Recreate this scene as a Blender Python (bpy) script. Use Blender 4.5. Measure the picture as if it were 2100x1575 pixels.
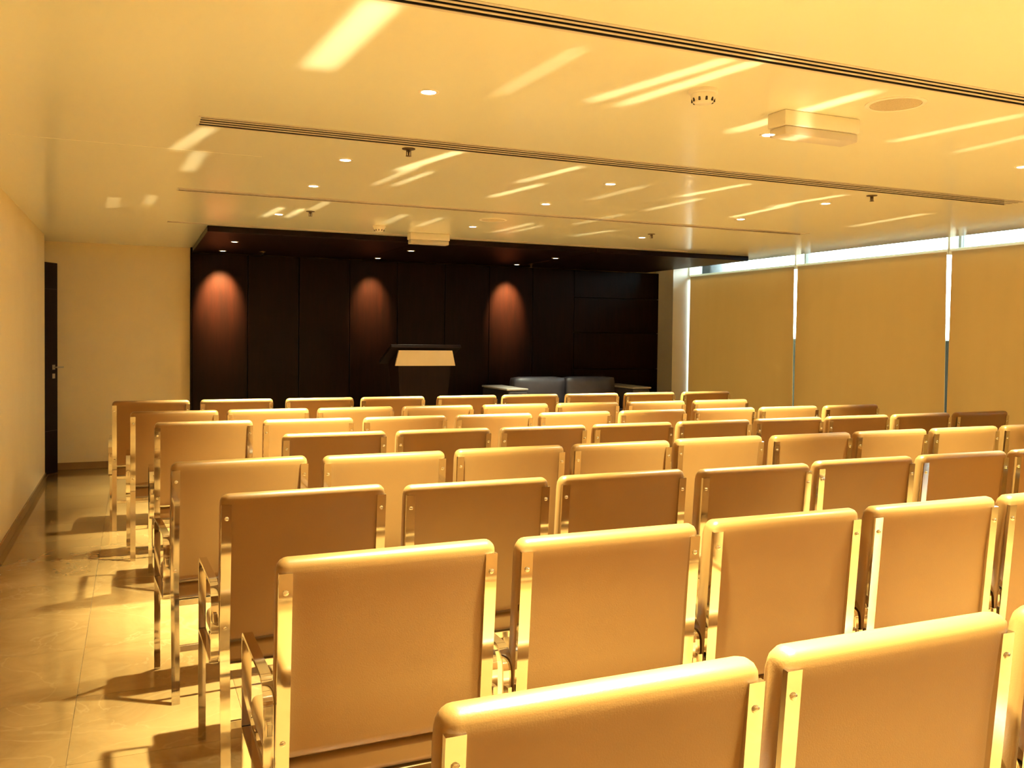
import bpy, bmesh, math, random
from mathutils import Vector, Matrix
for o in list(bpy.data.objects): bpy.data.objects.remove(o, do_unlink=True)
S = bpy.context.scene
COL = S.collection
random.seed(7)

# ------------------------------------------------------------------ camera
EYE = 1.475
YAW, PITCH, ROLL = .4053, -.0259, .0118
cy_, sy_ = math.cos(YAW), math.sin(YAW)
fw = Vector((sy_, cy_, 0)); rt = Vector((cy_, -sy_, 0)); up = Vector((0, 0, 1))
f2 = fw*math.cos(PITCH) + up*math.sin(PITCH)
u2 = up*math.cos(PITCH) - fw*math.sin(PITCH)
r3 = rt*math.cos(ROLL) + u2*math.sin(ROLL)
u3 = u2*math.cos(ROLL) - rt*math.sin(ROLL)
cd = bpy.data.cameras.new('camera'); cam = bpy.data.objects.new('camera', cd); COL.objects.link(cam)
mw = Matrix.Identity(4)
for i in range(3):
    mw[i][0] = r3[i]; mw[i][1] = u3[i]; mw[i][2] = -f2[i]
mw[2][3] = EYE
cam.matrix_world = mw
cd.sensor_width = 36; cd.lens = 1803.05/2100*36; cd.shift_y = (736.06-787.5)/2100
cd.clip_start = .02; cd.clip_end = 300
S.camera = cam

# ------------------------------------------------------------------ world: hazy bright sky over dark ground
W = bpy.data.worlds.new('world'); S.world = W; W.use_nodes = True
nt = W.node_tree; nt.nodes.clear()
wo = nt.nodes.new('ShaderNodeOutputWorld'); bg = nt.nodes.new('ShaderNodeBackground')
tc = nt.nodes.new('ShaderNodeTexCoord'); sx = nt.nodes.new('ShaderNodeSeparateXYZ'); cr = nt.nodes.new('ShaderNodeValToRGB')
nt.links.new(tc.outputs['Generated'], sx.inputs[0]); nt.links.new(sx.outputs['Z'], cr.inputs[0])
cr.color_ramp.elements[0].position = .0; cr.color_ramp.elements[0].color = (.0012, .0013, .0011, 1)
cr.color_ramp.elements[1].position = .012; cr.color_ramp.elements[1].color = (.80, .97, 1, 1)
nt.links.new(cr.outputs[0], bg.inputs[0]); nt.links.new(bg.outputs[0], wo.inputs[0])
SKY = 15.5
bg.inputs[1].default_value = SKY

# ------------------------------------------------------------------ exposure
vs = S.view_settings
vs.view_transform = 'Standard'; vs.look = 'None'; vs.gamma = 1; vs.use_curve_mapping = False
vs.exposure = 0.38
WARM = (.96, 1.0, .72)        # lamp colour
PLAMP = 1330.0                  # watts of one ceiling downlight
PSOFF = 170.0
GLINT = 170.0                   # light of one armrest glint

# ------------------------------------------------------------------ helpers
def mat(name, color, rough=.5, metal=0, spec=.5, noise=None, bump=None, coat=0, emis=None, var=None):
    """noise=(scale, color2, stretch xyz, detail)  bump=(scale, strength)"""
    m = bpy.data.materials.new(name); m.use_nodes = True
    n = m.node_tree; b = n.nodes['Principled BSDF']
    b.inputs['Base Color'].default_value = (*color, 1)
    b.inputs['Roughness'].default_value = rough; b.inputs['Metallic'].default_value = metal
    b.inputs['Specular IOR Level'].default_value = spec
    b.inputs['Coat Weight'].default_value = coat; b.inputs['Coat Roughness'].default_value = .08
    if emis:
        b.inputs['Emission Color'].default_value = (*emis[0], 1); b.inputs['Emission Strength'].default_value = emis[1]
    if noise or bump:
        t = n.nodes.new('ShaderNodeTexCoord')
    if noise:
        mp = n.nodes.new('ShaderNodeMapping'); mp.inputs['Scale'].default_value = noise[2]
        n.links.new(t.outputs['Object'], mp.inputs[0])
        if var:
            oi = n.nodes.new('ShaderNodeObjectInfo'); ml = n.nodes.new('ShaderNodeMath'); ml.operation = 'MULTIPLY'; ml.inputs[1].default_value = var
            n.links.new(oi.outputs['Random'], ml.inputs[0]); n.links.new(ml.outputs[0], mp.inputs['Location'])
        nz = n.nodes.new('ShaderNodeTexNoise'); nz.inputs['Scale'].default_value = noise[0]; nz.inputs['Detail'].default_value = noise[3]
        nz.inputs['Roughness'].default_value = .6
        n.links.new(mp.outputs[0], nz.inputs[0])
        rp = n.nodes.new('ShaderNodeValToRGB'); rp.color_ramp.elements[0].position = .35; rp.color_ramp.elements[1].position = .7
        rp.color_ramp.elements[0].color = (*color, 1); rp.color_ramp.elements[1].color = (*noise[1], 1)
        n.links.new(nz.outputs[0], rp.inputs[0]); n.links.new(rp.outputs[0], b.inputs['Base Color'])
    if bump:
        nb = n.nodes.new('ShaderNodeTexNoise'); nb.inputs['Scale'].default_value = bump[0]; nb.inputs['Detail'].default_value = 4
        n.links.new(t.outputs['Object'], nb.inputs[0])
        bn = n.nodes.new('ShaderNodeBump'); bn.inputs['Strength'].default_value = bump[1]; bn.inputs['Distance'].default_value = .002
        n.links.new(nb.outputs[0], bn.inputs['Height']); n.links.new(bn.outputs[0], b.inputs['Normal'])
    return m

def me(name, verts, faces, smooth=False):
    m = bpy.data.meshes.new(name); m.from_pydata([tuple(v) for v in verts], [], faces); m.validate(); m.update()
    if smooth:
        for p in m.polygons: p.use_smooth = True
    return m

class MB:
    """collects primitive shapes for one mesh"""
    def __init__(s): s.v = []; s.f = []
    def add(s, vs_, fs_):
        k = len(s.v); s.v += [Vector(v) for v in vs_]; s.f += [tuple(i+k for i in f) for f in fs_]; return s
    def box(s, x0, x1, y0, y1, z0, z1):
        return s.add([(x0,y0,z0),(x1,y0,z0),(x1,y1,z0),(x0,y1,z0),(x0,y0,z1),(x1,y0,z1),(x1,y1,z1),(x0,y1,z1)],
                     [(0,3,2,1),(4,5,6,7),(0,1,5,4),(1,2,6,5),(2,3,7,6),(3,0,4,7)])
    def bbox(s, x0, x1, y0, y1, z0, z1, r=.004, seg=2):
        b = bmesh.new(); bmesh.ops.create_cube(b, size=1)
        for v in b.verts: v.co = ((x0+x1)/2+v.co.x*(x1-x0), (y0+y1)/2+v.co.y*(y1-y0), (z0+z1)/2+v.co.z*(z1-z0))
        bmesh.ops.bevel(b, geom=list(b.edges), offset=r, segments=seg, profile=.5, affect='EDGES')
        b.verts.index_update()
        s.add([v.co.copy() for v in b.verts], [tuple(v.index for v in f.verts) for f in b.faces]); b.free(); return s
    def lathe(s, prof, n=24, c=(0,0,0)):
        k = []
        vs_ = [(c[0]+r*math.cos(2*math.pi*i/n), c[1]+r*math.sin(2*math.pi*i/n), c[2]+z) for r, z in prof for i in range(n)]
        fs_ = []
        for j in range(len(prof)-1):
            for i in range(n):
                a = j*n+i; b = j*n+(i+1) % n; fs_.append((a, b, b+n, a+n))
        if prof[0][0] > 1e-6: fs_.append(tuple(range(n-1, -1, -1)))
        if prof[-1][0] > 1e-6: fs_.append(tuple((len(prof)-1)*n+i for i in range(n)))
        return s.add(vs_, fs_)
    def bar(s, pts, x0, x1, th, closed=False):
        """flat bar: path pts in (y,z); width x0..x1, thickness th in the plane"""
        n = len(pts); vs_ = []
        for i in range(n):
            a = Vector(pts[i-1 if i > 0 else (n-1 if closed else 0)]); b = Vector(pts[(i+1) % n if (closed or i < n-1) else n-1])
            d = (b-a).normalized(); nn = Vector((-d.y, d.x)); p = Vector(pts[i])
            q0 = p-nn*th/2; q1 = p+nn*th/2
            vs_ += [(x0, q0.x, q0.y), (x1, q0.x, q0.y), (x1, q1.x, q1.y), (x0, q1.x, q1.y)]
        fs_ = []
        for i in range(n if closed else n-1):
            j = (i+1) % n
            for k in range(4):
                l = (k+1) % 4; fs_.append((i*4+k, i*4+l, j*4+l, j*4+k))
        if not closed: fs_ += [(3,2,1,0), tuple((n-1)*4+k for k in range(4))]
        return s.add(vs_, fs_)
    def mesh(s, name, smooth=None):
        m = me(name, s.v, s.f)
        b = bmesh.new(); b.from_mesh(m); bmesh.ops.recalc_face_normals(b, faces=b.faces); b.to_mesh(m); b.free()
        if smooth is not None:
            for p in m.polygons: p.use_smooth = True
            m.set_sharp_from_angle(angle=math.radians(smooth))
        return m

def arc(c, r, a0, a1, n=5):
    return [(c[0]+r*math.cos(math.radians(a0+(a1-a0)*i/n)), c[1]+r*math.sin(math.radians(a0+(a1-a0)*i/n))) for i in range(n+1)]

def ob(name, mesh, m, parent=None, loc=(0,0,0), label=None):
    o = bpy.data.objects.new(name, mesh); COL.objects.link(o); o.location = loc
    if m is not None and not mesh.materials: mesh.materials.append(m)
    if parent: o.parent = parent
    if label: o['label'] = label
    return o
def tag(o, label, cat, group=None):
    o['label'] = label; o['category'] = cat
    if group: o['group'] = group
    return o
def empty(name, loc, rz=0):
    o = bpy.data.objects.new(name, None); COL.objects.link(o); o.location = loc; o.rotation_euler = (0,0,rz); o.empty_display_size = .1
    return o
def struct(name, mesh, m, label=None, parent=None):
    o = ob(name, mesh, m, parent)
    if parent is None: o['kind'] = 'structure'
    if label: o['label'] = label
    return o
def copy_tree(o, parent=None):
    c = o.copy(); COL.objects.link(c); c.parent = parent
    for ch in list(o.children): copy_tree(ch, c)
    return c

# ------------------------------------------------------------------ materials
CEILC = (.92, .90, .69)
M = dict(
    ceil=mat('ceiling_paint', CEILC, .17, spec=.5, bump=(3, .02)),
    wall=mat('wall_paint', (.87, .69, .38), .55, noise=(2.5, (.84, .66, .35), (1,1,1), 3), bump=(60, .05)),
    pier=mat('pier_paint', (.80, .76, .68), .5, noise=(2, (.77, .73, .65), (1,1,1), 3)),
    wood=mat('dark_wenge', (.006, .0028, .0025), .36, spec=.08, noise=(6, (.0125, .0042, .0031), (6, 6, .5), 6), var=40),
    door=mat('door_veneer', (.008, .0042, .0035), .45, spec=.08, noise=(6, (.013, .0062, .005), (6, 6, .4), 5)),
    leather=mat('tan_leather', (.222, .109, .0265), .40, spec=.4, noise=(5, (.214, .104, .025), (1,1,1), 3), bump=(350, .12)),
    chrome=mat('chrome', (.76, .71, .64), .06, metal=1, noise=(30, (.73, .68, .61), (1,1,1), 2)),
    steel=mat('brushed_steel', (.5, .47, .42), .3, metal=1, noise=(80, (.45,.42,.38), (1,1,6), 2)),
    bracket=mat('dark_gap', (.03, .02, .012), .6, noise=(20, (.04,.028,.016), (1,1,1), 2)),
    duct=mat('duct_black', (.010, .006, .004), .8, noise=(20, (.013,.008,.005), (1,1,1), 2)),
    alu=mat('diffuser_aluminium', (.62, .54, .42), .4, metal=.0, noise=(20, (.60,.52,.40), (1,1,1), 2)),
    base=mat('marble_skirting', (.30, .165, .06), .2, noise=(4, (.25,.135,.05), (1,1,1), 6)),
    grout=mat('grout', (.26, .155, .055), .5, noise=(30, (.22,.13,.045), (1,1,1), 3)),
    white=mat('white_plastic', (.82, .76, .62), .4, noise=(20, (.80,.74,.60), (1,1,1), 2)),
    grille=mat('speaker_grille', (.52, .42, .26), .6, noise=(200, (.42,.34,.20), (1,1,1), 1)),
    blind=None, sofa=mat('charcoal_leather', (.046, .041, .050), .40, spec=.4, noise=(7, (.062,.055,.066), (1,1,1), 3), bump=(200, .15)),
    lect_cream=mat('lectern_cream_panel', (.80, .66, .42), .35, noise=(8, (.77,.63,.39), (1,1,1), 3)),
    lens=mat('lamp_lens', (1, .95, .85), .3, emis=((1, .90, .70), 40), noise=(10, (1,.96,.86), (1,1,1), 1)),
    lens_dim=mat('lamp_lens_dim', (1, .95, .85), .3, emis=((1, .86, .62), 14), noise=(10, (1,.96,.86), (1,1,1), 1)),
    lit_arm=mat('painted_lit_arm', (.42, .38, .34), .4, noise=(9, (.38,.34,.30), (1,1,1), 3)),  # pale tone paints the downlight's brightness on the charcoal armrest tops
    bronze=mat('dark_bronze', (.10, .06, .03), .45, metal=.6, noise=(40, (.08,.05,.025), (1,1,1), 2)),
    mull=mat('mullion_grey', (.25, .25, .23), .4, noise=(20, (.27,.27,.25), (1,1,1), 2)),
    plat=mat('platform_stone', (.40, .28, .14), .3, noise=(3, (.34,.24,.11), (1,1,1), 6)),
)
def marble():
    m = bpy.data.materials.new('polished_marble'); m.use_nodes = True
    n = m.node_tree; b = n.nodes['Principled BSDF']
    t = n.nodes.new('ShaderNodeTexCoord'); oi = n.nodes.new('ShaderNodeObjectInfo')
    va = n.nodes.new('ShaderNodeVectorMath'); va.operation = 'ADD'
    vm = n.nodes.new('ShaderNodeVectorMath'); vm.operation = 'MULTIPLY'; vm.inputs[1].default_value = (37, 53, 11)
    cb = n.nodes.new('ShaderNodeCombineXYZ')
    for i in range(3): n.links.new(oi.outputs['Random'], cb.inputs[i])
    n.links.new(cb.outputs[0], vm.inputs[0]); n.links.new(t.outputs['Object'], va.inputs[0]); n.links.new(vm.outputs[0], va.inputs[1])
    n1 = n.nodes.new('ShaderNodeTexNoise'); n1.inputs['Scale'].default_value = 2.6; n1.inputs['Detail'].default_value = 7; n1.inputs['Roughness'].default_value = .65; n1.inputs['Distortion'].default_value = .8
    n.links.new(va.outputs[0], n1.inputs[0])
    r1 = n.nodes.new('ShaderNodeValToRGB')
    r1.color_ramp.elements[0].position = .3; r1.color_ramp.elements[0].color = (.22, .118, .034, 1)
    r1.color_ramp.elements[1].position = .72; r1.color_ramp.elements[1].color = (.31, .178, .057, 1)
    n.links.new(n1.outputs[0], r1.inputs[0])
    n2 = n.nodes.new('ShaderNodeTexNoise'); n2.inputs['Scale'].default_value = 1.7; n2.inputs['Detail'].default_value = 4; n2.inputs['Distortion'].default_value = 1.5
    n.links.new(va.outputs[0], n2.inputs[0])
    r2 = n.nodes.new('ShaderNodeValToRGB'); e = r2.color_ramp.elements
    e[0].position = .485; e[0].color = (0,0,0,1); e[1].position = .5; e[1].color = (1,1,1,1)
    x = e.new(.515); x.color = (0,0,0,1)
    n.links.new(n2.outputs[0], r2.inputs[0])
    mx = n.nodes.new('ShaderNodeMix'); mx.data_type = 'RGBA'
    ms = n.nodes.new('ShaderNodeMath'); ms.operation = 'MULTIPLY'; ms.inputs[1].default_value = .22
    n.links.new(r2.outputs[0], ms.inputs[0]); n.links.new(ms.outputs[0], mx.inputs[0])
    n.links.new(r1.outputs[0], mx.inputs[6]); mx.inputs[7].default_value = (.42, .27, .11, 1)
    n.links.new(mx.outputs[2], b.inputs['Base Color'])
    b.inputs['Roughness'].default_value = .10; b.inputs['Specular IOR Level'].default_value = .6
    return m
M['marble'] = marble()
def blind_mat():
    m = bpy.data.materials.new('roller_blind_fabric'); m.use_nodes = True
    n = m.node_tree; n.nodes.clear()
    o = n.nodes.new('ShaderNodeOutputMaterial'); d = n.nodes.new('ShaderNodeBsdfDiffuse'); tr = n.nodes.new('ShaderNodeBsdfTranslucent'); mx = n.nodes.new('ShaderNodeMixShader')
    t = n.nodes.new('ShaderNodeTexCoord'); mp = n.nodes.new('ShaderNodeMapping'); mp.inputs['Scale'].default_value = (1, 1, .25)
    nz = n.nodes.new('ShaderNodeTexNoise'); nz.inputs['Scale'].default_value = 6; nz.inputs['Detail'].default_value = 5
    r = n.nodes.new('ShaderNodeValToRGB'); r.color_ramp.elements[0].color = (.50, .38, .20, 1); r.color_ramp.elements[1].color = (.57, .44, .24, 1)
    n.links.new(t.outputs['Object'], mp.inputs[0]); n.links.new(mp.outputs[0], nz.inputs[0]); n.links.new(nz.outputs[0], r.inputs[0]); n.links.new(r.outputs[0], d.inputs[0])
    tr.inputs[0].default_value = (.66, .42, .17, 1); mx.inputs[0].default_value = .32
    n.links.new(d.outputs[0], mx.inputs[1]); n.links.new(tr.outputs[0], mx.inputs[2]); n.links.new(mx.outputs[0], o.inputs[0])
    return m
M['blind'] = blind_mat()
def glass_mat(name, tint, gl=.08):
    m = bpy.data.materials.new(name); m.use_nodes = True
    n = m.node_tree; n.nodes.clear()
    o = n.nodes.new('ShaderNodeOutputMaterial'); a = n.nodes.new('ShaderNodeBsdfTransparent'); g = n.nodes.new('ShaderNodeBsdfGlossy'); mx = n.nodes.new('ShaderNodeMixShader')
    lw = n.nodes.new('ShaderNodeFresnel'); lw.inputs[0].default_value = 1.25
    a.inputs[0].default_value = (*tint, 1); g.inputs['Roughness'].default_value = .05
    n.links.new(lw.outputs[0], mx.inputs[0]); n.links.new(a.outputs[0], mx.inputs[1]); n.links.new(g.outputs[0], mx.inputs[2]); n.links.new(mx.outputs[0], o.inputs[0])
    return m
M['glass'] = glass_mat('window_glass', (.93, .98, .97))
M['lens_clear'] = glass_mat('clear_diffuser', (.93, .86, .74))
_n = M['lens_clear'].node_tree; _o = [x for x in _n.nodes if x.type == 'OUTPUT_MATERIAL'][0]; _mx = _o.inputs[0].links[0].from_node
_d = _n.nodes.new('ShaderNodeBsdfDiffuse'); _d.inputs[0].default_value = (.86, .80, .70, 1)
_m2 = _n.nodes.new('ShaderNodeMixShader'); _m2.inputs[0].default_value = .55
_n.links.new(_mx.outputs[0], _m2.inputs[1]); _n.links.new(_d.outputs[0], _m2.inputs[2]); _n.links.new(_m2.outputs[0], _o.inputs[0])

# ------------------------------------------------------------------ room shell
ZC = 2.413                     # ceiling
XL, XW = -.815, 6.87           # left wall, blinds
YB, YF = -3.3, 10.42           # back wall, far wall
XCE = 6.75                     # ceiling edge at the window recess
XG = 7.03                      # glass
# floor: grout bed and marble tiles
fl = struct('floor', MB().box(-1.75, 7.2, YB-.1, 10.6, -.12, -.003).mesh('floor'), M['grout'], 'polished cream marble floor of large square tiles')
tile = MB().bbox((.0008), .5992, .0008, .5992, -.02, 0, .0007, 1).mesh('tile'); tile.materials.append(M['marble'])
for i in range(13):
    for j in range(23):
        ob('tile', tile, None, fl, (XL+.6*i, -3.3+.6*j, 0))
nt_ = MB().bbox(-1.6, XL-.002, 9.3, 10.42, -.02, 0, .0012, 1).mesh('threshold_tile')
ob('tile', nt_, M['marble'], fl)
# walls
struct('wall_left', MB().box(XL-.15, XL, YB, 9.745, 0, ZC+.2).mesh('wall_left'), M['wall'], 'plain cream painted side wall beside the aisle')
struct('wall_niche', MB().box(-1.75, -1.6, 9.2, 10.6, 0, ZC+.2).box(-1.6, XL-.15, 9.2, 9.3, 0, ZC+.2).mesh('wall_niche'), M['wall'], 'cream side walls of the doorway niche')
struct('wall_far', MB().box(-1.6, 7.2, YF, YF+.15, 0, ZC+.2).mesh('wall_far'), M['wall'], 'cream far wall behind the dark panelling')
struct('wall_back', MB().box(XL-.15, 7.2, YB-.15, YB, 0, ZC+.3).mesh('wall_back'), M['wall'], 'cream wall behind the seating')
pier = struct('wall_pier', MB().box(6.615, 7.2, 9.98, YF, 0, 2.7).mesh('pier'), M['pier'], 'pale pier between dark panelling and window blinds')
for nm, b in (('baseboard_left', (XL, XL+.012, YB, 9.745)), ('baseboard_far', (-1.6, .59, YF-.012, YF)), ('baseboard_back', (XL, 6.9, YB, YB+.012))):
    struct(nm, MB().bbox(*b, 0, .075, .002, 1).mesh(nm), M['base'], 'low marble skirting along the cream wall')
# ceiling with openings for the slot diffusers
SLOTS = [(-1.45, .09), (.45, .09), (2.385, .09), (4.155, .16), (6.195, .10), (8.045, .05)]
SX0, SX1 = .265, 5.47
def ceil_mesh():
    b = MB(); y = YB
    for yc, w in SLOTS:
        b.box(-1.6, XCE, y, yc-w/2, ZC, ZC+.1)
        b.box(-1.6, SX0, yc-w/2, yc+w/2, ZC, ZC+.1); b.box(SX1, XCE, yc-w/2, yc+w/2, ZC, ZC+.1)
        y = yc+w/2
    b.box(-1.6, XCE, y, YF, ZC, ZC+.1)
    b.box(XCE-.05, XCE, YB, YF, ZC+.1, 2.66)                       # upstand of the blind recess
    b.box(XCE-.05, 7.2, YB, YF, 2.66, 2.72)
    return b.mesh('ceiling')
struct('ceiling', ceil_mesh(), M['ceil'], 'glossy cream plaster ceiling with long slots')
ap = struct('trim_1', MB().bbox(-.56, .62, 4.85, 5.60, ZC-.0012, ZC+.001, .0005, 1).mesh("access_panel"), M['ceil'], 'flush ceiling access panel near the left wall')
names = {0: 'behind the camera', 1: 'just behind the camera', 2: 'nearest the camera', 3: 'in front of the round speaker', 4: 'in mid ceiling', 5: 'along the dark canopy edge'}
slotlab = ['black linear slot diffuser at the back of the room', 'black linear slot diffuser above the camera',
           'nearest wide linear slot diffuser with three black slots', 'second linear slot diffuser from the camera, beyond the emergency light',
           'third linear slot diffuser from the camera, thin brown line', 'linear slot diffuser running along the front of the dark canopy']
for k, (yc, w) in enumerate(SLOTS):
    e = tag(empty('slot_diffuser', (SX0, yc, ZC)), slotlab[k], 'air diffuser', 'ceiling slot diffusers')
    L = SX1-SX0; n = 4 if w > .12 else 3 if w > .06 else 2
    ob('duct', MB().box(0, L, -w/2, w/2, .09, .098).box(0, L, -w/2, -w/2+.002, .0, .09).box(0, L, w/2-.002, w/2, .0, .09).mesh('duct'), M['duct'], e)
    bw = w/(n*1.5+n-1)*1.0; gw = bw*1.5
    for q in range(n-1):
        y0 = -w/2+gw+(gw+bw)*q
        ob('slat', MB().bbox(0, L, y0, y0+bw, -.001, .0015, .0006, 1).mesh('slat'), M['alu'], e)
    for sgn in (-1, 1):
        y0 = sgn*(w/2+.006)
        ob('flange', MB().bbox(-.012, L+.012, y0-.007, y0+.007, -.003, .0, .001, 1).mesh('flange'), M['alu'], e)

# dark canopy (soffit) and panelled wall
so = empty('timber_canopy', (0, 0, ZC)); tag(so, 'dark timber ceiling canopy above the lectern and sofa', 'canopy')
SEAM = [.58, 2.47, 4.44, 6.41]
for a, b in zip(SEAM[:-1], SEAM[1:]):
    ob('canopy_panel', MB().bbox(a+.002, b-.002, 8.15, 10.33, -.052, -.001, .003, 1).mesh('canopy_panel'), M['wood'], so)
pw = struct('wall_panelling', MB().box(.575, 6.612, 10.37, YF-.001, 0, ZC-.06).mesh('panel_backing'), M['bracket'], 'dark wenge panelled feature wall behind the lectern')
PX = [.58, 1.172, 1.743, 2.335, 2.918, 3.52, 4.11, 4.713, 5.312]
for a, b in zip(PX[:-1], PX[1:]):
    ob('panel', MB().bbox(a+.003, b-.003, 10.33, 10.37, .15, ZC-.055, .003, 1).mesh('panel'), M['wood'], pw)
PZ = [.15, .57, 1.047, 1.532, 1.996, ZC-.055]
for a, b in zip(PZ[:-1], PZ[1:]):
    ob('panel', MB().bbox(5.315, 6.612, 10.33, 10.37, a+.003, b-.003, .003, 1).mesh('panel'), M['wood'], pw)
ob('edge_trim', MB().bbox(.562, .581, 10.31, 10.40, .0, ZC-.003, .002, 1).mesh('edge_trim'), M['wood'], pw)
struct('floor_platform', MB().bbox(.58, 6.6, 8.25, 10.37, 0, .15, .006, 2).mesh('platform'), M['plat'], 'low stone platform carrying the lectern and sofa')

# windows and blinds
YG = [9.98, 7.90, 5.86, 3.82, 1.78, -.26, -2.3, -3.3]
for k, (a, b) in enumerate(zip(YG[:-1], YG[1:])):
    wn = struct('window_%d' % (k+1), MB().box(XG-.03, XG+.03, b-.015, b+.015, 0, 2.66).box(XG-.03, XG+.03, b+.015, a-.015, 0, .06).box(XG-.03, XG+.03, b+.015, a-.015, 2.60, 2.66).mesh('window_frame'), M['mull'], 'tall window behind the roller blinds')
    ob('pane', MB().box(XG-.004, XG+.004, b+.015, a-.015, .06, 2.60).mesh('pane'), M['glass'], wn)
blab = ['roller blind nearest the pale pier and dark panelling', 'middle roller blind between the two bright gaps', 'roller blind at the right edge of the picture',
        'drawn roller blind outside the picture on the right', 'drawn roller blind beside the camera', 'drawn roller blind behind the camera', 'narrow drawn roller blind at the back of the room']
for k, (a, b) in enumerate(zip(YG[:-1], YG[1:])):
    e = tag(empty('roller_blind', (XW, (a+b)/2, 0)), 'tan fabric '+blab[k], 'blind', 'drawn roller blinds')
    h = (a-b)/2; g0, g1 = .028, .006          # half gap top / bottom
    zt = 2.30
    th = .0015; N = 10
    v = []; f = []
    for i in range(N+1):
        z = .03+(zt-.03)*i/N; g = g1+(g0-g1)*i/N
        for s, y in ((-1, -(h-g)), (1, h-g)):
            for x in (-th, th): v.append((x, y, z))
    for i in range(N):
        p = i*4; q = p+4
        f += [(p, p+2, q+2, q), (p+1, q+1, q+3, p+3), (p, q, q+1, p+1), (p+2, p+3, q+3, q+2)]
    f += [(0,1,3,2), (N*4, N*4+2, N*4+3, N*4+1)]
    ob('fabric', me('fabric', v, f), M['blind'], e)
    r = MB(); r.lathe([(.028, -(h-.012)), (.028, h-.012)], 16)
    t = ob('roller_tube', r.mesh('roller_tube', 40), M['white'], e, (0.026, 0, zt)); t.rotation_euler = (math.pi/2, 0, 0)
    ob('bottom_bar', MB().bbox(-.008, .008, -(h-.018), h-.018, .012, .035, .003, 1).mesh('bottom_bar'), M['alu'], e)
    for s in (-1, 1):
        ob('bracket', MB().bbox(-.01, .06, s*(h-.008)-.004, s*(h-.008)+.004, zt-.03, zt+.36, .002, 1).mesh('bracket'), M['white'], e)

# door, ajar in the niche
p1 = Vector((-.751, 10.209, 0)); dr = (Vector((-.838, 10.071, 0))-p1).normalized()
dw = .82
hinge = p1+dr*dw
de = empty('door_1', hinge, math.atan2(-dr.y, -dr.x)); de['kind'] = 'structure'; de['label'] = 'dark veneered door standing ajar past the end of the left wall'
ob('leaf', MB().bbox(0, dw, -.02, .02, .008, 2.17, .003, 1).mesh('leaf'), M['door'], de)
for z0, z1 in ((.0, .0),):
    pass
for z in (.45, 1.90):
    ob('groove_inlay', MB().bbox(.01, dw-.01, -.0212, -.0198, z-.002, z+.002, .0004, 1).mesh('inlay'), M['bracket'], de)
hb = MB().bbox(dw-.085, dw-.045, -.027, -.019, 1.075, 1.125, .002, 1); hb.bbox(dw-.07, dw-.06, -.06, -.025, 1.095, 1.105, .002, 1); hb.bbox(dw-.075, dw+.035, -.066, -.054, 1.093, 1.107, .003, 1)
ob('handle', hb.mesh('handle'), M['steel'], de, label='small steel lever handle')
ob('lock_plate', MB().bbox(dw-.085, dw-.045, -.026, -.019, .985, 1.035, .002, 1).mesh('lock'), M['steel'], de)

# ------------------------------------------------------------------ chairs
REC = math.tan(math.radians(4.6)); ZT = .961
def lean(z):                    # y of the back plane at height z
    return (ZT-z)*REC if z > .42 else (ZT-.42)*REC*(z/.42)*.8+.0
CW = .27
def cushion_mesh():
    # closed profile (offset y, z): back side faces -y; roll at the top overhangs the posts
    prof = [(.050, .478), (.056, .484), (.058, .50), (.058, .62), (.058, .78), (.058, .90), (.057, .925), (.051, .945), (.040, .957), (.025, .961), (.008, .959), (-.002, .952), (-.0055, .940), (-.0058, .925), (-.0045, .905), (-.002, .86), (.002, .78), (.002, .62), (.002, .50), (.004, .484), (.010, .478)]
    R = .026; xs = [-CW+R*(1-math.cos(math.radians(t))) for t in (8, 30, 52, 72, 90)]
    xs = xs+[-.12, 0, .12]+[-x for x in reversed(xs)]
    v = []; f = []; n = len(prof)
    for x in xs:
        d = max(0, abs(x)-(CW-R)); k = R-math.sqrt(max(0, R*R-d*d))
        bulge = .004*(1-(x/CW)**2)
        for y, z in prof:
            yy = .029+(y-.029)*(1-.55*k/R) + (bulge if y > .04 else 0)
            zz = z-k*max(0, (z-.80)/.161)**2 if z > .8 else z
            v.append((x, yy+(ZT-zz)*REC, zz))
    for i in range(len(xs)-1):
        for j in range(n):
            a = i*n+j; b = i*n+(j+1) % n; f.append((a, b, b+n, a+n))
    f += [tuple(range(n-1, -1, -1)), tuple((len(xs)-1)*n+j for j in range(n))]
    b = MB().add(v, f)
    return b.mesh('back_cushion', 50)
def seat_mesh():
    b = MB().bbox(-.262, .262, .062, .500, .398, .462, .018, 3)
    for v in b.v:
        if v.z > .44: v.z += .008*(1-(v.x/.262)**2)
    return b.mesh('seat_cushion', 50)
def post_mesh():
    pts = [(lean(.930)-.004, .930)]+[(lean(z)-.004, z) for z in (.75, .60, .46, .42)]+[(lean(z)-.004, z) for z in (.36, .2, 0)]
    return MB().bar(pts, -.0155, .0155, .012).mesh('back_post', 30)
AH = .665; FY = .425
def arm_mesh():
    r0, r1, r2 = .022, .055, .035; yb = .048; zb = .405
    p = [(FY, 0), (FY, .2), (FY, AH-r0)]+arc((FY-r0, AH-r0), r0, 0, 90, 4)[1:]
    p += arc((yb+r1, AH-r1), r1, 90, 180, 6)
    p += [(yb, .52)]+arc((yb+r2, zb+r2), r2, 180, 270, 4)+[(FY-.008, zb)]
    b = MB().bar(p, -.0125, .0125, .010)
    b.bbox(-.006, .006, .028, .05, .545, .575, .001, 1)
    return b.mesh('arm_frame', 30)
PM, CM, SM, AM = post_mesh(), cushion_mesh(), seat_mesh(), arm_mesh()
SC = MB().lathe([(.0001, -.005), (.004, -.0048), (.0065, -.003), (.0072, 0)], 10).mesh('screw', 40)
ST = MB().bbox(-.24, .24, -.006, .006, -.013, .013, .0015, 1).mesh('stretcher')
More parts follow.
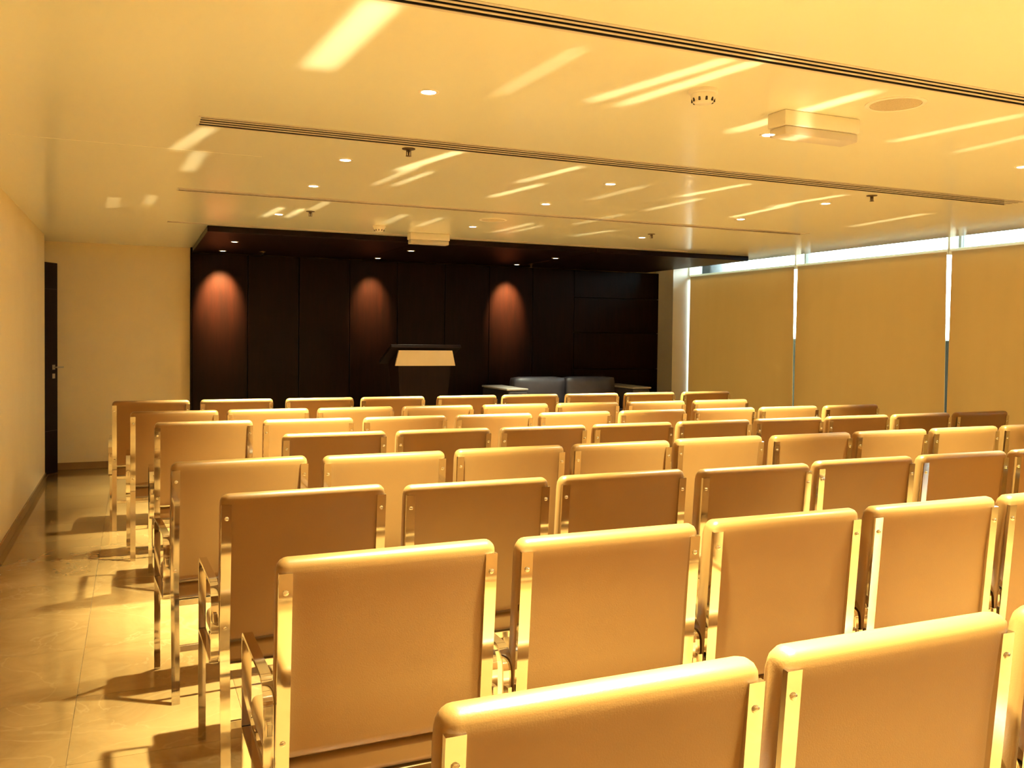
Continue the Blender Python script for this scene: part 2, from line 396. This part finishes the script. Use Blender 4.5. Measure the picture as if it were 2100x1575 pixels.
RL = MB().bbox(-.262, .262, .060, .085, .372, .396, .002, 1).mesh('seat_rail')
CL = MB().bbox(-.0165, .0165, -.008, .0075, 0, .003, .001, 1).mesh('foot_cap')
def make_chair():
    e = empty('conference_chair', (0, 0, 0))
    ob('back_cushion', CM, M['leather'], e); ob('seat_cushion', SM, M['leather'], e)
    for s in (-1, 1):
        p = ob('back_post', PM, M['chrome'], e, (s*(CW-.0165), 0, 0))
        for z in (.885, .525):
            c = ob('screw', SC, M['chrome'], p, (0, lean(z)-.010, z)); c.rotation_euler = (math.radians(-90), 0, 0)
        ob('arm_frame', AM, M['chrome'], e, (s*(CW+.0125), 0, 0))
    ob('stretcher', ST, M['chrome'], e, (0, lean(.21), .213))
    ob('seat_rail', RL, M['chrome'], e); ob('seat_rail', RL, M['chrome'], e, (0, .34, 0))
    return e
ROWS = [  # (back line Y, [(X, dY, yaw deg)])  nearest row first
 (1.143, [(.656,-.009,.1),(1.254,.009,.3),(1.853,.01,.2)]),
 (2.042, [(.572,.002,.1),(1.166,-.011,-.2),(1.768,.006,-1.5),(2.358,.003,.1),(2.955,.003,-.4)]),
 (2.891, [(.529,.036,.2),(1.119,-.003,-.5),(1.712,.004,-.5),(2.302,-.03,-1.2),(2.924,.004,-2),(3.514,0,-1.6),(4.115,0,-1)]),
 (3.743, [(.405,-.022,0),(.999,-.041,.2),(1.602,-.014,-.8),(2.20,-.007,-1.1),(2.812,.028,.3),(3.402,.008,.3),(3.993,.023,.6),(4.583,.024,.4),(5.18,.024,.4)]),
 (4.564, [(.964,.008,0),(1.561,-.001,0),(2.158,-.015,-.1),(2.757,-.012,-.5),(3.355,-.001,-.6),(3.948,.001,0),(4.538,.005,.1),(5.128,.007,.5),(5.718,.006,.9)]),
 (5.352, [(.371,.017,0),(.970,.006,.1),(1.574,.003,.1),(2.179,.001,-.2),(2.778,.001,-.3),(3.400,0,-.3),(4.015,-.005,-.5),(4.613,-.008,-.6),(5.231,-.014,-1.2)]),
 (6.110, [(.243,.023,.1),(.836,.02,.1),(1.435,.011,.2),(2.042,.003,0),(2.655,-.008,-.2),(3.274,-.012,-.4),(3.898,-.017,-.5),(4.530,-.020,-.8)]),
 (7.088, [(.115,.017,0),(.731,.012,.1),(1.370,.004,0),(1.973,-.002,-.1),(2.627,-.005,-.2),(3.225,-.005,-.2),(3.845,-.003,0),(4.459,-.006,-.2),(5.092,-.011,-.6)]),
]
ORD = ['leftmost', 'second from left', 'third from left', 'fourth from left', 'fifth from left', 'sixth from left', 'seventh from left', 'eighth from left', 'ninth from left']
RW = ['row nearest the camera', 'second row from the camera', 'third row from the camera', 'fourth row from the camera', 'fourth row from the lectern', 'third row from the lectern', 'second row from the lectern', 'front row facing the lectern']
# keep neighbours apart
for Y, cs in ROWS:
    xs = [c[0] for c in cs]
    for it in range(200):
        for i in range(len(xs)-1):
            g = .5945-(xs[i+1]-xs[i])
            if g > 0: xs[i] -= g/2; xs[i+1] += g/2
    for i, c in enumerate(cs): cs[i] = (xs[i], c[1], c[2]*.35)
for r_, a_ in ((1, 1.0), (2, 2.0), (3, 4.0)):
    c = ROWS[r_][1][0]; ROWS[r_][1][0] = (c[0]-.003, c[1], a_)
proto = make_chair(); first = True; ARMS = []; BACKS = []
for ri, (Y, cs) in enumerate(ROWS):
    for ci, (X, dY, a) in enumerate(cs):
        c = proto if first else copy_tree(proto); first = False
        c.location = (X, Y+dY-.012, 0); c.rotation_euler = (0, 0, math.radians(a))
        tag(c, 'tan leather chrome armchair, %s in the %s' % (ORD[ci], RW[ri]), 'chair', 'tan leather armchairs in rows')
        BACKS.append((ri, c.location.copy()))
        for s in (-1, 1):
            ARMS.append(c.location+Matrix.Rotation(math.radians(a), 3, 'Z')@Vector((s*(CW+.0125), .34, AH)))

# ------------------------------------------------------------------ lectern
le = empty('lectern', (2.79, 8.80, .15)); tag(le, 'dark tapered lectern with sloping top and cream front band', 'lectern')
def frustum(w0, d0, w1, d1, z0, z1, yo0=0, yo1=0):
    v = []
    for w, d, z, yo in ((w0, d0, z0, yo0), (w1, d1, z1, yo1)):
        v += [(-w/2, yo, z), (w/2, yo, z), (w/2, yo+d, z), (-w/2, yo+d, z)]
    return MB().add(v, [(3,2,1,0), (4,5,6,7), (0,1,5,4), (1,2,6,5), (2,3,7,6), (3,0,4,7)])
ob('base_plate', MB().bbox(-.27, .27, .0, .42, 0, .03, .004, 1).mesh('base_plate'), M['door'], le)
ob('pedestal', frustum(.42, .30, .57, .38, .03, 1.005, .05, .02).mesh('pedestal'), M['door'], le)
v = [(-.30, .012, 1.005), (.30, .012, 1.005), (.30, .40, 1.005), (-.30, .40, 1.005), (-.27, .012, 1.165), (.27, .012, 1.165), (.27, .40, 1.01), (-.27, .40, 1.01)]
ob('book_box', MB().add(v, [(3,2,1,0), (4,5,6,7), (0,1,5,4), (1,2,6,5), (2,3,7,6), (3,0,4,7)]).mesh('book_box'), M['door'], le)
v = [(-.325, -.02, 1.005), (.325, -.02, 1.005), (.325, .012, 1.005), (-.325, .012, 1.005), (-.29, -.02, 1.165), (.29, -.02, 1.165), (.29, .012, 1.165), (-.29, .012, 1.165)]
bmx = MB().add(v, [(3,2,1,0), (4,5,6,7), (0,1,5,4), (1,2,6,5), (2,3,7,6), (3,0,4,7)])
ob('front_band', bmx.mesh('front_band'), M['lect_cream'], le, label='cream front band below the reading top')
tp = MB().bbox(-.38, .38, -.04, .47, -.018, .018, .004, 1).mesh('reading_top')
t = ob('reading_top', tp, M['door'], le, (0, 0, 1.197)); t.rotation_euler = (math.radians(-21), 0, 0)
ob('reading_lip', MB().bbox(-.36, .36, .455, .47, .018, .035, .002, 1).mesh('lip'), M['door'], t)

# ------------------------------------------------------------------ sofa
sf = empty('sofa', (4.85, 9.20, .15)); tag(sf, 'charcoal leather two-seat sofa against the dark panelling', 'sofa')
def pillow(x0, x1, y0, y1, z0, z1, r, name, bul=.015):
    b = bmesh.new(); bmesh.ops.create_cube(b, size=1)
    bmesh.ops.subdivide_edges(b, edges=b.edges[:], cuts=5, use_grid_fill=True)
    hx, hy, hz = (x1-x0)/2, (y1-y0)/2, (z1-z0)/2
    for v in b.verts:
        p = Vector((v.co.x*2*hx, v.co.y*2*hy, v.co.z*2*hz))
        c = Vector((max(-hx+r, min(hx-r, p.x)), max(-hy+r, min(hy-r, p.y)), max(-hz+r, min(hz-r, p.z))))
        d = p-c
        if d.length > 1e-6: p = c+d.normalized()*r
        k = (1-(p.x/hx)**2)*(1-(p.z/hz)**2) if hy < hz else (1-(p.x/hx)**2)*(1-(p.y/hy)**2)
        if hy < hz: p.y += math.copysign(bul*max(0, k), p.y)
        else: p.z += bul*max(0, k)*(1 if p.z > 0 else 0)
        v.co = p+Vector(((x0+x1)/2, (y0+y1)/2, (z0+z1)/2))
    m = bpy.data.meshes.new(name); b.to_mesh(m); b.free()
    for p in m.polygons: p.use_smooth = True
    return m
ob('base', MB().bbox(-.90, .90, .02, .82, .09, .30, .02, 2).mesh('base', 50), M['sofa'], sf)
ob('back_frame', MB().bbox(-.72, .72, .62, .82, .30, .66, .03, 3).mesh('back_frame', 50), M['sofa'], sf)
for x0, x1 in ((-.69, -.005), (.005, .69)):
    ob('seat_pad', pillow(x0, x1, .0, .62, .30, .46, .04, 'seat_pad'), M['sofa'], sf)
    o = ob('back_pad', pillow(x0, x1, .40, .60, .44, .835, .045, 'back_pad', .025), M['sofa'], sf)
for s in (-1, 1):
    ob('armrest', MB().bbox(min(s*.70, s*.94), max(s*.70, s*.94), .0, .82, .09, .70, .025, 3).mesh('armrest', 50), M['sofa'], sf)
    ob('lit_arm_top', MB().bbox(min(s*.69, s*.96), max(s*.69, s*.96), .0, .80, .7005, .725, .01, 2).mesh('lit_arm_top', 50), M['lit_arm'], sf, label='armrest top with lamp light painted on as pale grey')  # added slab, its pale colour stands for light on the arm
    for y in (.06, .76):
        ob('leg', MB().lathe([(.018, 0), (.022, .09)], 12, (s*.85, y, 0)).mesh('leg', 40), M['chrome'], sf)

# ------------------------------------------------------------------ ceiling fittings
RING = MB().lathe([(.028, .0), (.028, -.003), (.034, -.005), (.040, -.003), (.041, 0)], 28).mesh('trim_ring', 40)
LENS = MB().lathe([(.0275, 0), (.0275, -.002), (.0001, -.0035)], 24).mesh('lens', 40)
LAMPS = []
def spot(name, loc, power, angle, blend, color, parent, radius=.035, direction=None):
    ld = bpy.data.lights.new(name, 'SPOT'); ld.energy = power; ld.color = color; ld.spot_size = math.radians(angle); ld.spot_blend = blend; ld.shadow_soft_size = radius
    o = bpy.data.objects.new(name, ld); COL.objects.link(o); o.parent = parent; o.location = loc
    if direction: o.rotation_euler = Vector(direction).to_track_quat('-Z', 'Y').to_euler()
    return o
def downlight(x, y, z, label, power, lens='lens', angle=76, blend=1.0, color=WARM, direction=None, group='recessed ceiling downlights'):
    e = tag(empty('downlight', (x, y, z)), label, 'downlight', group)
    ob('trim_ring', RING, M['white'], e)
    m = LENS if lens == 'lens' else LENS2
    ob('lens', m, M[lens], e, (0, 0, -.0005))
    spot('bulb', (0, 0, -.03), power, angle, blend, color, e, direction=direction)
    LAMPS.append(Vector((x, y, z)))
    return e
LENS2 = LENS.copy(); LENS2.materials.clear()
CX = {1.04: 'left', 2.67: 'middle', 4.36: 'right'}
CY = [(3.27, 'nearest line of downlights'), (4.73, 'second line of downlights from the camera'), (5.65, 'third line of downlights from the camera'), (7.11, 'fourth line of downlights, before the dark canopy')]
for y, yl in CY:
    for x, xl in CX.items():
        downlight(x, y, ZC, 'recessed round ceiling downlight, %s one in the %s' % (xl, yl), PLAMP*{3.27: 1, 4.73: 1.1, 5.65: 1.3, 7.11: 1.5}[y])
for y, yl in ((1.80, 'just above the camera'), (.92, 'behind the camera'), (-.5, 'over the back of the room'), (-2.2, 'by the back wall')):
    for x, xl in CX.items():
        downlight(x, y, ZC, 'recessed round ceiling downlight out of view %s, %s one' % (yl, xl), PLAMP*(1.0 if y > .5 else .7))
for x, xl in CX.items():
    downlight(x if x != 1.04 else .89, 8.95, ZC-.052, 'recessed downlight in the dark canopy front line, %s one' % xl, PSOFF*(4 if x < 2 else 1), 'lens_dim', 80, .9, group='canopy downlights')
for (x, xl), pw_ in zip(((.872, 'left'), (2.585, 'middle'), (4.34, 'right')), (1000, 290, 620)):
    downlight(x, 10.0, ZC-.052, 'wall-washing downlight in the dark canopy above panelling, %s one' % xl, pw_, 'lens_dim', 52, 1.0, (1, .50, .17), (0, .74, -1), group='canopy wall washers')

def sprinkler(x, y, z, label):
    e = tag(empty('sprinkler', (x, y, z)), label, 'sprinkler', 'ceiling sprinkler heads')
    ob('escutcheon', MB().lathe([(.034, 0), (.032, -.004), (.012, -.007), (.012, -.002)], 20).mesh('escutcheon', 40), M['bronze'], e)
    b = MB().lathe([(.008, -.004), (.008, -.016), (.005, -.018), (.003, -.036)], 12)
    for s in (-1, 1): b.box(s*.011-.0015, s*.011+.0015, -.002, .002, -.034, -.008)
    ob('frame', b.mesh('frame', 40), M['bronze'], e)
    ob('deflector', MB().lathe([(.0145, -.036), (.0145, -.038), (.0001, -.040)], 16).mesh('deflector', 40), M['bronze'], e)
for (x, y), l in (((1.267, 4.306), 'small pendent sprinkler near the left of the second slot diffuser'), ((1.235, 6.83), 'small pendent sprinkler at left near the dark canopy'),
                  ((4.387, 4.344), 'small pendent sprinkler at right below the second slot diffuser'), ((4.294, 6.842), 'small pendent sprinkler at right near the dark canopy')):
    sprinkler(x, y, ZC, l)
for (x, y), l in (((1.277, 9.9), 'small sprinkler in the dark canopy beside the left wall washer'), ((4.47, 9.86), 'small sprinkler in the dark canopy beside the right wall washer')):
    sprinkler(x, y, ZC-.052, l)

def smoke(x, y, label):
    e = tag(empty('smoke_detector', (x, y, ZC)), label, 'detector', 'smoke detectors')
    ob('base', MB().lathe([(.055, 0), (.055, -.012), (.050, -.016)], 28).mesh('base', 40), M['white'], e)
    ob('head', MB().lathe([(.048, -.0165), (.046, -.030), (.036, -.046), (.030, -.050), (.0001, -.051)], 28).mesh('head', 40), M['white'], e)
    for k in range(10):
        a = 2*math.pi*k/10
        o = ob('vent', MB().bbox(-.004, .004, -.003, .003, -.009, .009, .001, 1).mesh('vent'), M['bracket'], e, (.0415*math.cos(a), .0415*math.sin(a), -.037)); o.rotation_euler = (0, 0, a+math.pi/2)
smoke(1.976, 2.80, 'white smoke detector beside the emergency light nearest the camera')
smoke(1.936, 7.45, 'white smoke detector near the edge of the dark canopy')

def emergency(x, y, label, rz=0, L=.40):
    e = tag(empty('emergency_light', (x, y, ZC), rz), label, 'emergency light', 'emergency bulkhead lights')
    ob('housing', MB().bbox(-L/2, L/2, -.055, .055, -.062, 0, .006, 2).mesh('housing', 40), M['white'], e)
    d = ob('diffuser', MB().bbox(-L/2+.006, L/2-.006, -.050, .050, -.100, -.0625, .008, 2).mesh('diffuser', 40), M['lens_clear'], e)
    t = ob('tube', MB().lathe([(.008, -.14), (.008, .14)], 12).mesh('tube', 40), M['white'], e, (0, 0, -.08)); t.rotation_euler = (0, math.pi/2, 0)
    for s in (-1, 1):
        ob('lamp_holder', MB().bbox(s*.155-.012, s*.155+.012, -.014, .014, -.096, -.0625, .002, 1).mesh('lamp_holder'), M['white'], e)
emergency(2.63, 2.93, 'cream bulkhead emergency light box beside the round speaker')
emergency(2.50, 7.82, 'cream bulkhead emergency light box at the dark canopy edge', 0, .38)
def speaker(x, y, label, r=.115):
    e = tag(empty('ceiling_speaker', (x, y, ZC)), label, 'speaker', 'round ceiling speakers')
    ob('rim', MB().lathe([(r*.84, 0), (r*.84, -.004), (r*.92, -.006), (r, -.003), (r, 0)], 36).mesh('rim', 40), M['white'], e)
    ob('grille', MB().lathe([(r*.83, 0), (r*.83, -.003), (.0001, -.0045)], 32).mesh('grille', 40), M['grille'], e, (0, 0, -.0002))
speaker(2.769, 2.63, 'round ceiling speaker grille beside the nearer emergency light')
speaker(2.66, 6.62, 'round ceiling speaker grille beyond the third slot diffuser')

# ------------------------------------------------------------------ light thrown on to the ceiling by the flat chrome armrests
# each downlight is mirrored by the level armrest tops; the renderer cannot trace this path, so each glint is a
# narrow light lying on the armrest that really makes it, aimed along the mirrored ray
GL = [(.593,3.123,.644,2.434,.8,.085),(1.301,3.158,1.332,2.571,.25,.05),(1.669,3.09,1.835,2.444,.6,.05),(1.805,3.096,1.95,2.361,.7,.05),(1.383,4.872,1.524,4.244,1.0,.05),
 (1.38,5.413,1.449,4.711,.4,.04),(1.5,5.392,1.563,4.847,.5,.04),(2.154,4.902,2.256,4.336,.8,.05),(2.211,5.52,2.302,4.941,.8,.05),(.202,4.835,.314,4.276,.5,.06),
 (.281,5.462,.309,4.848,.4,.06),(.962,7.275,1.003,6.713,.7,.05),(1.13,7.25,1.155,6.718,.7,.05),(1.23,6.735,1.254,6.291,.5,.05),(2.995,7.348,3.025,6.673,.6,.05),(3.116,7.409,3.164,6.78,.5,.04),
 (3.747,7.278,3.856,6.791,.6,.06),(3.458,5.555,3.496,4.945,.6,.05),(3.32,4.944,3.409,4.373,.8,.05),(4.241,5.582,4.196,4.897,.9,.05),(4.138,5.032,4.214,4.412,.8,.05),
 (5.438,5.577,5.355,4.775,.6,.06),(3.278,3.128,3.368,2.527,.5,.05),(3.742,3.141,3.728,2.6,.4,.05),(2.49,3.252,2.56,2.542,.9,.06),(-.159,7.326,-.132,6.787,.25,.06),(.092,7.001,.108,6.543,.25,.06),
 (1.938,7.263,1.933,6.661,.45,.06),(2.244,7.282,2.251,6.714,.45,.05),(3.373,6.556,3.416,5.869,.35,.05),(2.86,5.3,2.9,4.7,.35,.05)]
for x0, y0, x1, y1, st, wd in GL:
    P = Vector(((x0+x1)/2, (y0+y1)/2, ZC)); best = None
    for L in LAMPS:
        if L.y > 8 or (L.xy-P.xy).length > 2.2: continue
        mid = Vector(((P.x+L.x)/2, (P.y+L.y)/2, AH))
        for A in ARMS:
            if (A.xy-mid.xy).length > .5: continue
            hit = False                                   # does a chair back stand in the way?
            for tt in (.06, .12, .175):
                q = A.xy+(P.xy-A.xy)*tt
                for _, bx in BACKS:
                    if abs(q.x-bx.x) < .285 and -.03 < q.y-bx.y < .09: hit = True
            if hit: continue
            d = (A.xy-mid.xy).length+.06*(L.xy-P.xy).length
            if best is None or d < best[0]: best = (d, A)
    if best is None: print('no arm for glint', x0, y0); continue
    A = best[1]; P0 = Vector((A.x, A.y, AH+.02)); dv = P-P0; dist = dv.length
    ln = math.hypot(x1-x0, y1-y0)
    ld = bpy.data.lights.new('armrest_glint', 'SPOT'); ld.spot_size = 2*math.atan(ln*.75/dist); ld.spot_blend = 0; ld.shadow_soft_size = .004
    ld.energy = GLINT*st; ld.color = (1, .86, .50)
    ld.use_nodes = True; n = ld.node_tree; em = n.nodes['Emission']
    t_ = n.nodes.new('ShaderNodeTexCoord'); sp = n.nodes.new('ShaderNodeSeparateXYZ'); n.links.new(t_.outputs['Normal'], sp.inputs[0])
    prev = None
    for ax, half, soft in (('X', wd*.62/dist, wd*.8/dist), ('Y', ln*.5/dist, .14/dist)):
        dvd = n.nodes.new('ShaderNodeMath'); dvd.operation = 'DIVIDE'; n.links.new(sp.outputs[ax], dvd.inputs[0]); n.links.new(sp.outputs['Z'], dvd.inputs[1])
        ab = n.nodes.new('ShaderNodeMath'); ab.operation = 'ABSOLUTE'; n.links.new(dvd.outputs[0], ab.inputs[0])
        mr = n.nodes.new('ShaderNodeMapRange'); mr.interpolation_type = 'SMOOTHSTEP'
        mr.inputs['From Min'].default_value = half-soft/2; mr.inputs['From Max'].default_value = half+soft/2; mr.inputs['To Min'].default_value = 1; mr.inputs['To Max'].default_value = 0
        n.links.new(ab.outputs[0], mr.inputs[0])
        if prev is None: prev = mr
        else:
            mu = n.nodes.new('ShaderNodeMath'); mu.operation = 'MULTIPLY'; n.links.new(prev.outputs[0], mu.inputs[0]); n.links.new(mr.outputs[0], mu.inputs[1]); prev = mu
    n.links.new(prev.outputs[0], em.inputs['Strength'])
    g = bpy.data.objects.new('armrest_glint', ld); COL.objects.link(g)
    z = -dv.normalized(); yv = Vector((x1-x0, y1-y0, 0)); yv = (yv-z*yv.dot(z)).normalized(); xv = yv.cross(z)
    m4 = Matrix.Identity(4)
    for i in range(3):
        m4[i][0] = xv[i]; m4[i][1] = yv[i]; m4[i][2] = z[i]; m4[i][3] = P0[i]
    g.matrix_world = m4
